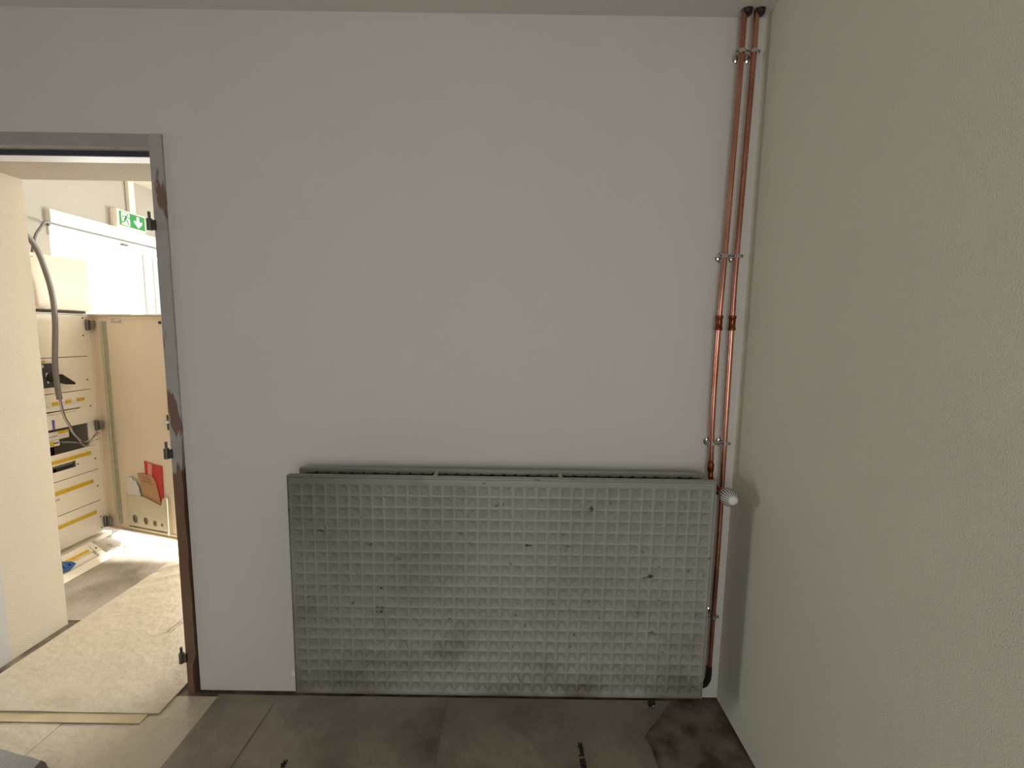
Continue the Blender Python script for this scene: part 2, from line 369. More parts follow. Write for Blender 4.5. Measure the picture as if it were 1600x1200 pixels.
# border, rolled lip and side returns
def loop(x0, x1, z0, z1, y): return [V(x0, y, z0), V(x1, y, z0), V(x1, y, z1), V(x0, y, z1)]
cor = [grid[0][0], grid[0][NX], grid[NZ][NX], grid[NZ][0]]
L1 = loop(RX0 + .006, RX1 - .006, RZ0 + .004, RZ1 - .008, RY)
edges_in = [grid[0], [grid[j][NX] for j in range(NZ + 1)], list(reversed(grid[NZ])), [grid[j][0] for j in range(NZ, -1, -1)]]
for k in range(4):
    bm.faces.new([L1[k], L1[(k + 1) % 4]] + list(reversed(edges_in[k])))
prev = L1
for (d, y) in ((.0045, RY + .0025), (.003, RY - .001), (.001, RY - .001), (0.0, RY + .002), (0.0, RY + .022)):
    q = d / .006
    cur = loop(RX0 + d, RX1 - d, RZ0 + .004 * q, RZ1 - .008 * q, y)
    for k in range(4): bm.faces.new((prev[k], prev[(k + 1) % 4], cur[(k + 1) % 4], cur[k]))
    prev = cur
bm.faces.new(list(reversed(prev)))
b.build('front_panel', M_RAD, rad, smooth=28)
b = B()
b.box(RX0 - .001, RX1 + .002, -0.082, -0.060, RZ0, RZ1 - .001, 0.005)
b.build('back_panel', M_RAD, rad, smooth=40)
B().box(RX0 + .02, RX1 - .02, -0.088, -0.082, RZ0 + .03, RZ1 - .016).build('back_panel_channel', M_RADIN, rad)
for yA, yB in ((RY + .022, RY + .050), (-0.088, -0.112)):
    b = B(); n = 34; pts = []
    for i in range(n):
        x = RX0 + .03 + i * .0411
        pts += [(x, yA), (x + .010, yB), (x + .024, yB), (x + .034, yA)]
    lo = [b.bm.verts.new((x, y, RZ0 + .03)) for x, y in pts]; hi = [b.bm.verts.new((x, y, RZ1 - .011)) for x, y in pts]
    for i in range(len(pts) - 1): b.bm.faces.new((lo[i], lo[i + 1], hi[i + 1], hi[i]))
    b.build('convector_fins', M_RADIN, rad)
for x in (-0.258, 0.172):
    b = B(); b.box(x - .007, x + .007, RY + .022, -0.082, RZ1 - .012, RZ1 - .004, .0015); b.box(x - .007, x + .007, RY + .020, RY + .024, RZ1 - .04, RZ1 - .004)
    b.build('cross_strap', M_RAD, rad)
for x in (-0.55, 0.48):
    for z in (0.75, 0.25): B().box(x - .02, x + .02, -0.060, -0.0005, z - .03, z + .03).build('wall_bracket', M_STEEL, rad)
# bleed plug, lower left
b = B(); b.lathe((RX0 + .004, -0.12, 0.192), (-1, 0, 0), [(0, .008), (.012, .008), (.012, .017), (.030, .017), (.034, .013)], 20)
b.build('end_plug', M_HEAD, rad, smooth=True)
# thermostatic valve, upper right
VX, VY, VZ = 0.735, -0.115, 0.893
vb = B()
vb.lathe((RX1 - .004, VY, VZ), (1, 0, 0), [(0, .009), (.01, .009), (.01, .013), (.022, .013), (.022, .009), (.04, .010), (.06, .011)], 18)
vb.lathe((VX, VY + .02, VZ), (0, -1, 0), [(0, .010), (.02, .012), (.032, .012), (.032, .017), (.043, .017), (.043, .012), (.05, .012)], 18)
vb.build('valve_body', M_COPD, rad, smooth=True)
HY = VY - .022
prof = [(0, .019), (.003, .024), (.012, .0285), (.030, .0295), (.044, .0265), (.053, .021), (.058, .014), (.059, .010)]
hd = B().lathe((VX, HY, VZ), (0, -1, 0), prof, 40).build('thermostat_head', M_HEAD, rad, smooth=60)
B().lathe((VX, HY - .058, VZ), (0, -1, 0), [(0, .0105), (.003, .0105), (.0042, .008)], 24).build('end_cap', M_WHITE, hd, smooth=60)
for k in range(22):
    a = 2 * PI * k / 22; ca, sa = math.cos(a), math.sin(a); b = B(); q = []
    for t, r in prof[2:7]:
        for s_ in (-1, 1):
            aa = a + s_ * .058
            q.append(b.bm.verts.new((VX + math.cos(aa) * (r + .0006), HY - t, VZ + math.sin(aa) * (r + .0006))))
    for i in range(0, len(q) - 2, 2): b.bm.faces.new((q[i], q[i + 1], q[i + 3], q[i + 2]))
    b.build('slit', M_SLIT, hd)

# ------------------------------------------------------------------ copper pipes
PYL = -0.036; PR = 0.009
pl = thing('copper_pipe', 'left copper heating pipe running from ceiling hole down to thermostat valve', 'pipe', (0.727, PYL, 0.9), 'pair of copper heating pipes')
lp = smoothpath([(0.737, PYL, 2.62), (0.737, PYL, 2.3), (0.727, PYL, 1.706), (0.722, PYL, 1.48), (0.721, PYL, 1.2), (0.726, PYL, 0.985)], 6)
B().tube(lp, PR, 14).build('pipe_tube', M_COP, pl, smooth=True)
B().tube(smoothpath([(0.726, PYL, 0.985), (0.727, PYL, 0.94), (0.7275, PYL - .006, 0.918), (0.729, PYL - .028, 0.905), (0.732, VY + .021, 0.893)], 6), PR + .0002, 14).build('lower_bend', M_COPD, pl, smooth=True)
b = B(); b.lathe((0.7264, PYL, 0.972), (0, 0, -1), [(0, .0092), (0, .0112), (.003, .0116), (.026, .0112), (.03, .0098)], 18)
b.build('elbow', M_COPD, pl, smooth=True)
pr_ = thing('copper_pipe', 'right copper heating pipe running from ceiling hole down past the radiator side', 'pipe', (0.772, PYL, 0.1), 'pair of copper heating pipes')
rp = smoothpath([(0.778, PYL, 2.62), (0.777, PYL, 2.3), (0.768, PYL, 1.706), (0.768, PYL, 1.48), (0.771, PYL, 1.03), (0.774, PYL, 0.67), (0.772, PYL, 0.15)], 6)
B().tube(rp, PR, 14).build('pipe_tube', M_COP, pr_, smooth=True)
B().tube(smoothpath([(0.772, PYL, 0.175), (0.772, PYL, 0.135), (0.764, PYL - .006, 0.118), (0.74, PYL - .02, 0.112), (0.66, PYL - .03, 0.112), (0.655, PYL - .06, 0.118), (0.655, -0.115, 0.165)], 6), .0105, 14).build('elbow', M_OXID, pr_, smooth=True)
for par, x in ((pl, 0.722), (pr_, 0.768)):
    B().lathe((x, PYL, 1.452), (0, 0, 1), [(0, .0095), (0, .0122), (.002, .0132), (.008, .0132), (.011, .0112), (.040, .0112), (.043, .0132), (.049, .0132), (.051, .0122), (.051, .0095)], 20).build('coupling', M_COPD, par, smooth=50)

for par, (x, y) in zip((pl, pr_), holes):
    B().lathe((x, y, HC - .014), (0, 0, 1), [(0, .0150), (.002, .0163), (.07, .0163)], 24).build('ceiling_sleeve', M_DARK, par, smooth=40)
def clamp(label):
    t = thing('pipe_clamp', label, 'pipe clamp', (0, 0, 0), 'chrome clamps holding the copper pipes')
    b = B(); b.torus((0, 0, 0), (0, 0, 1), .0112, .0010, .006, 24); band = b.build('band', M_CHROME, t, smooth=60)
    for s_ in (-1, 1):
        B().box(s_ * .0112 if s_ > 0 else -.0205, .0205 if s_ > 0 else -.0112, -.0022, .0022, -.006, .006, .0008).build('lug', M_CHROME, t)
        B().lathe((s_ * .0165, -.0022, 0), (0, -1, 0), [(0, .0035), (.002, .0035), (.003, .0022)], 12).build('screw', M_STEEL, t, smooth=True)
    B().cyl((0, .010, 0), (0, -PYL - .004, 0), .0035, 12).build('stud', M_STEEL, t, smooth=True)
    B().lathe((0, -PYL, 0), (0, -1, 0), [(0, .0185), (.002, .0185), (.006, .013), (.007, .008)], 24).build('rosette', M_CHROME, t, smooth=True)
    return t
def copy_tree(o, parent=None):
    c = o.copy(); COL.objects.link(c); c.parent = parent
    for ch in list(o.children): copy_tree(ch, c)
    return c
spots = [(0.738, 2.36, 'left pipe just under the ceiling'), (0.777, 2.36, 'right pipe just under the ceiling'),
         (0.727, 1.706, 'left pipe above the soldered coupling'), (0.768, 1.706, 'right pipe above the soldered coupling'),
         (0.724, 1.047, 'left pipe just above the radiator'), (0.771, 1.047, 'right pipe just above the radiator'),
         (0.7735, 0.379, 'right pipe low beside the radiator side')]
c0 = clamp('chrome pipe clamp')
for i, (x, z, lab) in enumerate(spots):
    o = c0 if i == 0 else copy_tree(c0)
    o.location = (x, PYL, z); o['label'] = 'chrome pipe clamp on the ' + lab
    if i != 6: o.rotation_euler.z = random.uniform(-.25, .1)

# ------------------------------------------------------------------ floor protection sheets
def sheet(poly_fn, x0, x1, y0, y1, z, name, material, label, nx=40, ny=30, amp=0.0012, th=0.002, group='floor protection sheets', wrinkle=0.0):
    rnd = random.Random(hash((round(x0, 2), round(y0, 2))) & 0xffff); ph = [rnd.uniform(0, 6) for _ in range(6)]
    b = B(); top = []
    for j in range(ny + 1):
        row = []
        for i in range(nx + 1):
            u, v = i / nx, j / ny
            x, y = poly_fn(u, v) if poly_fn else (x0 + (x1 - x0) * u, y0 + (y1 - y0) * v)
            wob = math.sin(x * 9 + ph[0]) * math.sin(y * 7 + ph[1]) + .6 * math.sin(x * 23 + ph[2] + y * 11) + .4 * math.sin(y * 31 + ph[3])
            if wrinkle:
                k_ = min(1.0, max(0.0, (y - 0.45) / 0.35))
                wob += wrinkle * k_ * (math.sin(46 * (y - 0.55 * x) + 2.2 * math.sin(7 * x + 3 * y)) + .6 * math.sin(83 * (y - .4 * x) + 3 * math.sin(5 * x)))
            row.append(b.bm.verts.new((x, y, z + th + amp * (1 + .5 * wob))))
        top.append(row)
    for j in range(ny):
        for i in range(nx): b.bm.faces.new((top[j][i], top[j][i + 1], top[j + 1][i + 1], top[j + 1][i]))
    bot = {}
    rim = [(0, i) for i in range(nx + 1)] + [(j, nx) for j in range(1, ny + 1)] + [(ny, i) for i in range(nx - 1, -1, -1)] + [(j, 0) for j in range(ny - 1, 0, -1)]
    lowv = [b.bm.verts.new((top[j][i].co.x, top[j][i].co.y, z)) for j, i in rim]
    for k in range(len(rim)):
        a = top[rim[k][0]][rim[k][1]]; c = top[rim[(k + 1) % len(rim)][0]][rim[(k + 1) % len(rim)][1]]
        b.bm.faces.new((a, c, lowv[(k + 1) % len(rim)], lowv[k]))
    b.bm.faces.new(lowv)
    o = b.build(name, material, smooth=50, base=((x0 + x1) / 2, (y0 + y1) / 2, z))
    return tag(o, label, 'floor sheet', group)
random.seed(11)
film = sheet(None, -2.76, 1.8, 0.42, 3.4, 0.0005, 'plastic_floor_film', M_FILM, 'shiny grey plastic film on the hall floor before the cabinet', 60, 50, .0015)
def taper(x0a, x0b, x1a, x1b, ya, yb, jag=0.0, seed=3):
    rnd = random.Random(seed); jit = [rnd.uniform(-jag, jag) for _ in range(60)]
    def fn(u, v):
        l = x0a + (x0b - x0a) * v; r = x1a + (x1b - x1a) * v
        return l + (r - l) * u, ya + (yb - ya) * v + (jit[int(u * 40)] * .3 if v == 1 else 0)
    return fn
s1 = sheet(taper(-2.085, -2.075, -1.292, -1.283, -0.108, 1.9), -2.08, -1.28, -0.108, 1.9, 0.006, 'floor_protection_sheet', M_SHEET, 'pale sheet running through the doorway into the bright hall', 70, 200, .0024, wrinkle=1.3)
s2 = sheet(taper(-3.3, -3.3, -1.606, -1.610, -2.4, -0.085), -3.3, -1.606, -2.4, -0.085, 0.0005, 'floor_protection_sheet', M_SHEET, 'pale sheet at the far left under the folded grey felt', 40, 40)
s3 = sheet(taper(-1.603, -1.607, -1.112, -1.128, -2.4, -0.022), -1.605, -1.115, -2.4, -0.022, 0.0005, 'floor_protection_sheet', M_SHEET, 'pale sheet directly in front of the bare hinge-side door jamb', 30, 40)
s4 = sheet(taper(-1.116, -1.130, -0.222, -0.236, -2.4, -0.013), -1.12, -0.23, -2.4, -0.013, 0.0022, 'floor_protection_sheet', M_SHEETG, 'greyish sheet below the left half of the radiator', 50, 40)
def torn(u, v):
    rnd = random.Random(int(v * 30)); y = -2.4 + 2.390 * v
    r = 0.50 + rnd.uniform(-.012, .012) + (0.13 * max(0.0, (y + .17) / .15) if y > -.17 else 0)
    l = -0.214 - 0.026 * v
    return l + (r - l) * u, y
s5 = sheet(torn, -0.22, 0.5, -2.4, -0.018, 0.0005, 'floor_protection_sheet', M_SHEETG, 'torn greyish sheet with black lettering below the right half of the radiator', 40, 60)

def lettering(txt, size, loc, rz, parent, material=M_INK, bold=0.0011):
    cu = bpy.data.curves.new('lettering', 'FONT'); cu.body = txt; cu.size = size; cu.offset = bold; cu.extrude = 0.0002
    t = bpy.data.objects.new('lettering_tmp', cu); COL.objects.link(t)
    bpy.context.view_layer.update()
    me = bpy.data.meshes.new_from_object(t.evaluated_get(bpy.context.evaluated_depsgraph_get()))
    bpy.data.objects.remove(t)
    me.transform(Matrix.Translation(Vector(loc) - ORG[parent.name]) @ Matrix.Rotation(rz, 4, 'Z'))
    me.materials.clear(); me.materials.append(material)
    o = bpy.data.objects.new('lettering', me); COL.objects.link(o); o.parent = parent; ORG[o.name] = ORG[parent.name]
    return o
lettering('NER basic', 0.0255, (0.266, -0.304, 0.0062), PI / 2 + 0.03, s5)
lettering('sic', 0.0255, (-0.727, -0.306, 0.0080), PI / 2 + 0.02, s4)
# small faint print on the passage sheet, fold shade painted as a dark line on the greyish sheet
def strokes(name, segs, wid, z, parent, material):
    b = B()
    for (xa, ya), (xb, yb) in segs:
        d = Vector((xb - xa, yb - ya)); n = Vector((-d.y, d.x)).normalized() * wid / 2
        vs = [b.bm.verts.new((p[0], p[1], z)) for p in ((xa - n.x, ya - n.y), (xb - n.x, yb - n.y), (xb + n.x, yb + n.y), (xa + n.x, ya + n.y))]
        b.bm.faces.new(vs)
    return b.build(name, material, parent)
strokes('fold_shade_line', [((-.893, -.06), (-.896, -.17)), ((-.896, -.17), (-.899, -.30)), ((-.899, -.30), (-.905, -.9))], .0028, .0086, s4, mat('fold_shade_ink', rgb(96, 86, 74), .8, var=.2, vscale=40))
strokes('faint_print', [((-1.606, .335), (-1.602, .45)), ((-1.585, .328), (-1.580, .46)), ((-1.606, .335), (-1.594, .338)), ((-1.60, .37), (-1.594, .385)), ((-1.602, .395), (-1.592, .41)), ((-1.618, .322), (-1.600, .330))], .003, .0128, s1, M_GINK)

tp = B(); tp.box(-2.45, -1.33, -0.150, -0.1095, 0.0062, 0.0072); tp = tp.build('adhesive_tape', mat('yellowed_tape', rgb(200, 184, 150), 0.4, var=0.15, vscale=9), base=(-1.9, -0.13, 0.0062))
tag(tp, 'yellowed tape strip along the near edge of the doorway sheet', 'tape')

# folded felt, bottom left
g = thing('grey_felt_sheet', 'folded grey felt piece with curled corner at bottom left', 'felt', (-1.75, -0.55, 0.004))
b = B(); pts = [(-2.1, .012), (-1.9, .012), (-1.7, .016), (-1.60, .022), (-1.54, .030), (-1.505, .030)]
def feltrow(y, dx): return [(x + dx * (i / 5.0), y, z + 0.006) for i, (x, z) in enumerate(pts)]
rows = [feltrow(-0.90, .03), feltrow(-0.6, .02), feltrow(-0.42, .015), feltrow(-0.325, .0)]
rows[3] = [(x, -0.262 - (x + 1.72) * .27, z) for x, y, z in rows[3]]
for th in (0, -0.004):
    vv = [[b.bm.verts.new((x, y, z + th)) for x, y, z in r] for r in rows]
    for j in range(3):
        for i in range(5): b.bm.faces.new((vv[j][i], vv[j][i + 1], vv[j + 1][i + 1], vv[j + 1][i]))
    if th == 0: T0 = vv
    else: T1 = vv
for i in range(5):
    b.bm.faces.new((T0[3][i], T0[3][i + 1], T1[3][i + 1], T1[3][i])); b.bm.faces.new((T0[0][i], T0[0][i + 1], T1[0][i + 1], T1[0][i]))
for j in range(3):
    b.bm.faces.new((T0[j][5], T0[j + 1][5], T1[j + 1][5], T1[j][5])); b.bm.faces.new((T0[j][0], T0[j + 1][0], T1[j + 1][0], T1[j][0]))
b.build('top_layer', M_FELT, g, smooth=60)
b = B()
pts2 = [(-1.507, -.318, .035), (-1.488, -.321, .030), (-1.474, -.328, .018), (-1.470, -.334, .006)]
ra = [b.bm.verts.new(p) for p in pts2]; rb = [b.bm.verts.new((x + .02, -.9, z)) for x, y, z in pts2]
for i in range(3): b.bm.faces.new((ra[i], ra[i + 1], rb[i + 1], rb[i]))
b.build('curled_edge', M_FELTD, g, smooth=60)
B().box(-2.1, -1.56, -0.9, -0.36, 0.005, 0.016).build('lower_layer', M_FELT, g)

# small dark clip left on the screed under the radiator
k = thing('metal_clip', 'small dark metal clip lying under the radiator near the right corner', 'clip', (0.561, -0.03, 0.003))
b = B(); b.box(0.548, 0.572, -0.040, -0.024, 0.0035, 0.022, .002); b.build('clip_body', M_DARK, k)
b = B(); b.tube(smoothpath([(0.560, -.042, .006), (.567, -.046, .014), (.575, -.044, .010), (.577, -.040, .005)], 5), .0018, 8); b.build('spring', M_CHROME, k, smooth=True)

# ------------------------------------------------------------------ electrical cabinet in the hall
CX = -2.79; CY0, CY1 = 0.70, 1.345
cab = thing('electrical_cabinet', 'beige electrical distribution cabinet standing open in the hall', 'cabinet', (-2.95, 1.02, 0))
b = B()
b.box(-3.13, CX, CY0, CY0 + .02, 0.05, 1.516); b.box(-3.13, CX + .004, CY1 - .012, CY1, 0.05, 1.516); b.box(-3.13, CX, CY0 + .02, CY1 - .012, 1.508, 1.516)
b.box(-3.13, CX, CY0 + .02, CY1 - .012, .05, .058); b.box(CX - .004, CX + .004, 1.302, CY1 - .012, .058, 1.508)
b.build('body', M_CAB, cab)
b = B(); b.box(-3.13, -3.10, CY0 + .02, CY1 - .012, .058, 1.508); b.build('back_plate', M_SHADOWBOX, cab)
b = B(); b.box(-3.12, CX + .02, CY0, CY1, 0.0, 0.032, .002); b.box(-3.12, CX - .03, CY0 + .02, CY1 - .02, .032, .05)
b.build('plinth', M_CAB, cab)
PY0, PY1 = 0.73, 1.300
def cover(z0, z1, holes=(), strips=(), screws=()):
    c = B().plate(rect(PY0, PY1, z0 + .0022, z1 - .0022), [rect(*h) for h in holes], (CX, 0, 0), (0, 1, 0), (0, 0, 1), (1, 0, 0), .006).build('cover_plate', M_CAB, cab)
    for (y0, y1, za, zb) in strips: B().box(CX + .006, CX + .010, y0, y1, za, zb, .001).build('label_strip', M_YEL, c)
    for (y, z) in screws: B().lathe((CX + .006, y, z), (1, 0, 0), [(0, .0045), (.002, .0045), (.003, .003)], 12).build('screw', M_OXID, c, smooth=True)
    return c
cover(1.243, 1.508, screws=[(1.288, 1.49), (1.283, 1.378)])
c = cover(1.026, 1.243, screws=[(1.283, 1.09)], strips=[(.98, 1.028, 1.218, 1.229)])
c = cover(0.806, 1.026, holes=[(.80, 1.219, .911, .918)], screws=[(1.288, .915)], strips=[(1.047, 1.080, .952, .975), (1.128, 1.160, .955, .977), (1.200, 1.250, .958, .978)])
for (y0, y1) in ((.98, 1.044), (1.083, 1.126), (1.163, 1.198)): B().box(CX + .006, CX + .009, y0, y1, .952, .972, .001).build('paper_label', M_PAPER, c)
B().box(CX + .006, CX + .012, .80, 1.222, .922, .944, .001).build('device_front', M_WHITE, c)
B().box(CX + .006, CX + .0065, .80, 1.19, .8975, .8995).build('seam_line', M_GINK, c)
B().box(CX + .006, CX + .0075, 1.036, 1.050, .806, .867).build('tape', M_BTAPE, c)
c = cover(0.483, 0.653, holes=[(1.011, 1.157, .543, .583), (.85, .985, .548, .578)], strips=[(.999, 1.259, .594, .616)], screws=[(1.288, .559), (1.168, .556)])
c = cover(0.268, 0.483, strips=[(.90, 1.259, .400, .425)], screws=[(1.287, .37)], holes=[(.90, 1.036, .368, .374)])
c = cover(0.052, 0.268, strips=[(.90, 1.262, .186, .209)], screws=[(1.288, .153), (1.288, .075)])
for z in (.785, .757, .73, .703, .678): B().lathe((CX + .004, 1.318, z), (1, 0, 0), [(0, .003), (.0015, .003)], 10).build('rail_hole', M_OXID, cab)
B().box(CX - .004, CX + .003, 1.262, 1.302, .653, .806).build('rail', M_CAB, cab)
# open row: breaker fronts in the dark bay
d = B().box(-2.90, CX - .012, .80, 1.150, .738, .790, .002).build('breaker_row', M_PAPER, cab)
B().box(CX - .012, CX - .010, 1.083, 1.145, .772, .790).build('label_strip', M_YEL, d)
B().box(CX - .012, CX - .010, .80, 1.08, .760, .763).build('seam_line', M_GINK, d)
d = B().box(-2.90, CX - .010, .80, 1.085, .700, .737, .002).build('breaker_row', M_WHITE, cab)
B().box(CX - .010, CX - .002, 1.028, 1.045, .703, .733, .002).build('toggle', M_YEL, d)
B().box(CX - .010, CX - .006, 1.046, 1.075, .716, .722).build('toggle', M_DARK, d)
d = B().box(-2.90, CX - .012, .90, 1.16, .562, .59, .002).build('breaker_row', M_GREYC, cab)
B().tube(smoothpath([(-2.88, 1.16, .70), (-2.84, 1.2, .69), (-2.85, 1.25, .668)], 5), .006, 8).build('inner_wire', M_LGREYW, cab, smooth=True)
B().tube(smoothpath([(-2.90, 1.17, .80), (-2.86, 1.20, .77), (-2.88, 1.19, .74)], 5), .003, 8).build('inner_wire', M_LGREYW, cab, smooth=True)
# rotary main switch
s_ = B().box(CX + .004, CX + .022, .985, 1.085, 1.067, 1.212, .003).build('main_switch', mat('dark_grey_switch', rgb(64, 68, 70), .5, var=.1, vscale=40), cab)
B().lathe((CX + .022, 1.045, 1.130), (1, 0, 0), [(0, .03), (.012, .03), (.016, .026)], 24).build('switch_dial', M_DARK, s_, smooth=50)
B().plate([(1.03, 1.118), (1.075, 1.145), (1.11, 1.118), (1.152, 1.085), (1.148, 1.074), (1.11, 1.078), (1.05, 1.10)], [], (CX + .034, 0, 0), (0, 1, 0), (0, 0, 1), (1, 0, 0), .024).build('switch_handle', M_DARK, s_)
B().plate([(1.012, 1.155), (1.04, 1.158), (1.05, 1.148), (1.03, 1.145), (1.022, 1.13), (1.014, 1.13)], [], (CX + .022, 0, 0), (0, 1, 0), (0, 0, 1), (1, 0, 0), .001).build('switch_mark', M_PAPER, s_)
B().box(CX + .022, CX + .023, .995, 1.005, 1.188, 1.206).build('switch_mark', M_PAPER, s_)
B().box(CX + .022, CX + .023, 1.018, 1.026, 1.094, 1.106).build('switch_mark', M_PAPER, s_)
# open door leaf, hinged at the far front edge
H = Vector((-2.683, 1.317, 0)); D = Vector((0.9593, -0.2826, 0)); Nn = Vector((0.2826, 0.9593, 0)); UZ = Vector((0, 0, 1))
def lplate(bb, outer, holes, off, th): return bb.plate(outer, holes, H + Nn * off, D, UZ, Nn, th)
b = B(); lplate(b, rect(-.106, .585, .06, 1.516), [], 0, .004)
lplate(b, rect(-.106, -.100, .06, 1.516), [], -.014, .014); lplate(b, rect(.578, .585, .06, 1.516), [], -.018, .018)
lplate(b, rect(-.100, .578, 1.508, 1.516), [], -.018, .018); lplate(b, rect(-.100, .578, .06, .068), [], -.018, .018)
leaf = b.build('door_leaf', M_CABD, cab)
b = B(); lplate(b, rect(.012, .034, .10, 1.47), [], -.010, .010); b.build('gasket', M_GASK, leaf)
b = B(); lplate(b, rect(-.006, .011, .10, 1.47), [], -.016, .016); b.build('stiffener', mat('pale_green_steel', rgb(198, 194, 172), .45, var=.05, vscale=20), leaf)
for za, zb in ((.075, .088), (1.49, 1.502)):
    b = B(); lplate(b, rect(.036, .56, za, zb), [], -.008, .008); b.build('rail', M_CABD, leaf)
b = B()
lplate(b, [(.120, .092), (.487, .092), (.492, .340), (.455, .335), (.434, .282), (.283, .325), (.128, .322)],
       [circ(.191, .162, .030, 18, .026), circ(.289, .160, .026, 18, .024), circ(.370, .155, .020, 16, .019), circ(.433, .151, .013, 14, .012), rect(.130, .474, .100, .110)], -.024, .003)
lplate(b, rect(.120, .124, .092, .322), [], -.021, .021); lplate(b, rect(.487, .491, .092, .335), [], -.021, .021); lplate(b, rect(.124, .487, .088, .092), [], -.024, .024)
b.build('document_pocket', M_POCK, leaf)
b = B(); lplate(b, rect(.076, .182, 1.456, 1.496), [], -.0008, .0008); st = b.build('sticker', M_CAB, leaf)
b = B()
for zz_, a0, a1 in ((1.490, .08, .178), (1.480, .08, .12), (1.478, .15, .178), (1.470, .08, .178), (1.462, .08, .178)): lplate(b, rect(a0, a1, zz_ - .0018, zz_ + .0018), [], -.0014, .0006)
b.build('printed_lines', M_GINK, st)
b = B(); lplate(b, rect(.522, .545, .79, .886), [], -.010, .010); lt = b.build('lock', M_STEEL, leaf)
b = B(); lplate(b, rect(.508, .552, .835, .85), [], -.024, .014); b.build('lock_cam', M_WHITE, lt)
b = B(); lplate(b, circ(.512, 1.466, .009, 16, .011), [circ(.512, 1.466, .005, 12)], -.004, .004); b.build('lock_hole', M_OXID, leaf)
for z in (1.445, .781, .111):
    b = B(); lplate(b, rect(-.105, -.055, z - .028, z + .028), [], -.030, .016)
    hg = b.build('hinge', M_HINGE, leaf)
    b = B(); b.cyl(H + D * -.08 + Nn * -.036 + UZ * (z - .034), H + D * -.08 + Nn * -.036 + UZ * (z + .034), .009, 12); b.build('hinge_barrel', M_STEEL, hg, smooth=True)
# things in the pocket
def inpocket(name, label, cat, outer, off, th, material):
    b = B(); lplate(b, outer, [], off, th); o = b.build(name, material, base=H + D * .3 + Nn * off + UZ * .20); return tag(o, label, cat)
rf = inpocket('red_folder', 'glossy red folder with pale stripe in the cabinet door pocket', 'folder', [(.284, .20), (.432, .20), (.443, .544), (.37, .548), (.355, .552), (.291, .563)], -.008, .006, M_RED)
b = B(); lplate(b, [(.318, .47), (.352, .47), (.358, .549), (.322, .556)], [], -.0088, .0008); b.build('pale_stripe', M_PINK, rf)
cd = inpocket('cardboard_sheet', 'torn brown cardboard sheet with handwriting in the cabinet door pocket', 'cardboard', [(.255, .20), (.42, .20), (.420, .29), (.386, .431), (.372, .458), (.345, .475), (.229, .479), (.236, .44), (.25, .40), (.262, .36)], -.014, .004, M_CARD)
b = B()
for zz_, a0, a1 in ((.462, .26, .33), (.448, .27, .35), (.432, .262, .345), (.420, .29, .36)): lplate(b, [(a0, zz_), (a1, zz_ - .004), (a1, zz_ - .001), (a0, zz_ + .003)], [], -.0146, .0006)
b.build('handwriting', M_BROWNW, cd)
inpocket('crumpled_paper', 'crumpled white paper at the left of the cabinet door pocket', 'paper', [(.134, .20), (.25, .20), (.252, .335), (.236, .36), (.24, .375), (.222, .40), (.213, .425), (.185, .428), (.17, .442), (.132, .436), (.141, .40), (.134, .37)], -.0195, .004, M_PAPER)

# enclosure standing on the cabinet
u = thing('enclosure_box', 'plain cream enclosure box on top of the electrical cabinet', 'box', (-2.94, 1.0, 1.517))
B().box(-3.13, -2.752, CY0, 1.318, 1.532, 1.852, .004).build('box_body', M_BOX, u, smooth=40)
b = B(); b.box(-3.12, -2.775, CY0 + .01, 1.305, 1.517, 1.532); b.build('box_base', M_OXID, u)
B().box(-3.125, -2.742, CY0 - .004, 1.325, 1.535, 1.545, .002).build('lower_rim', M_BOX, u)
B().box(-2.752, -2.7505, .86, .992, 1.832, 1.846).build('label_plate', M_PAPER, u)
B().box(-2.752, -2.7500, .86, .992, 1.826, 1.831).build('red_line', M_RED, u)

# cables
gc = thing('grey_cable', 'thick grey cable hanging loose in front of the electrical cabinet', 'cable', (-2.70, 1.0, 1.0))
B().tube(smoothpath([(-2.74, .70, 1.87), (-2.72, .80, 1.945), (-2.70, .90, 1.945), (-2.70, .963, 1.879), (-2.70, 1.003, 1.761), (-2.70, 1.030, 1.619), (-2.70, 1.032, 1.47), (-2.70, 1.018, 1.32), (-2.70, 1.007, 1.207), (-2.70, 1.007, 1.093), (-2.70, 1.013, 1.0)], 6), .0135, 12).build('jacket', M_GREYC, gc, smooth=True)
for pts_, mm, r in (([(-2.70, 1.013, 1.005), (-2.70, 1.029, .896), (-2.70, 1.058, .828), (-2.71, 1.095, .763), (-2.72, 1.153, .708), (-2.72, 1.196, .708), (-2.71, 1.238, .735)], M_LGREYW, .0028),
                    ([(-2.703, 1.012, 1.005), (-2.702, 1.026, .896), (-2.70, 1.055, .82), (-2.70, 1.069, .785), (-2.70, 1.101, .737), (-2.71, 1.138, .691), (-2.72, 1.175, .675), (-2.71, 1.217, .701), (-2.70, 1.254, .709)], M_LGREYW, .0028),
                    ([(-2.697, 1.016, 1.005), (-2.697, 1.033, .896), (-2.698, 1.062, .83), (-2.71, 1.10, .768), (-2.72, 1.16, .70), (-2.72, 1.20, .70), (-2.71, 1.228, .74), (-2.70, 1.25, .742)], M_BROWNW, .0026)):
    B().tube(smoothpath(pts_, 6), r, 8).build('wire', mm, gc, smooth=True)
tcb = B().tube(smoothpath([(-3.02, 1.238, 1.850), (-3.0, 1.244, 1.955), (-3.0, 1.264, 2.01), (-3.01, 1.308, 2.063), (-3.04, 1.364, 2.108), (-3.09, 1.44, 2.118), (-3.13, 1.47, 2.11)], 6), .008, 10).build('thin_grey_cable', M_GREYC, smooth=True, base=(-3.02, 1.238, 1.85))
tag(tcb, 'thin grey cable curving from enclosure box to the exit door head', 'cable')

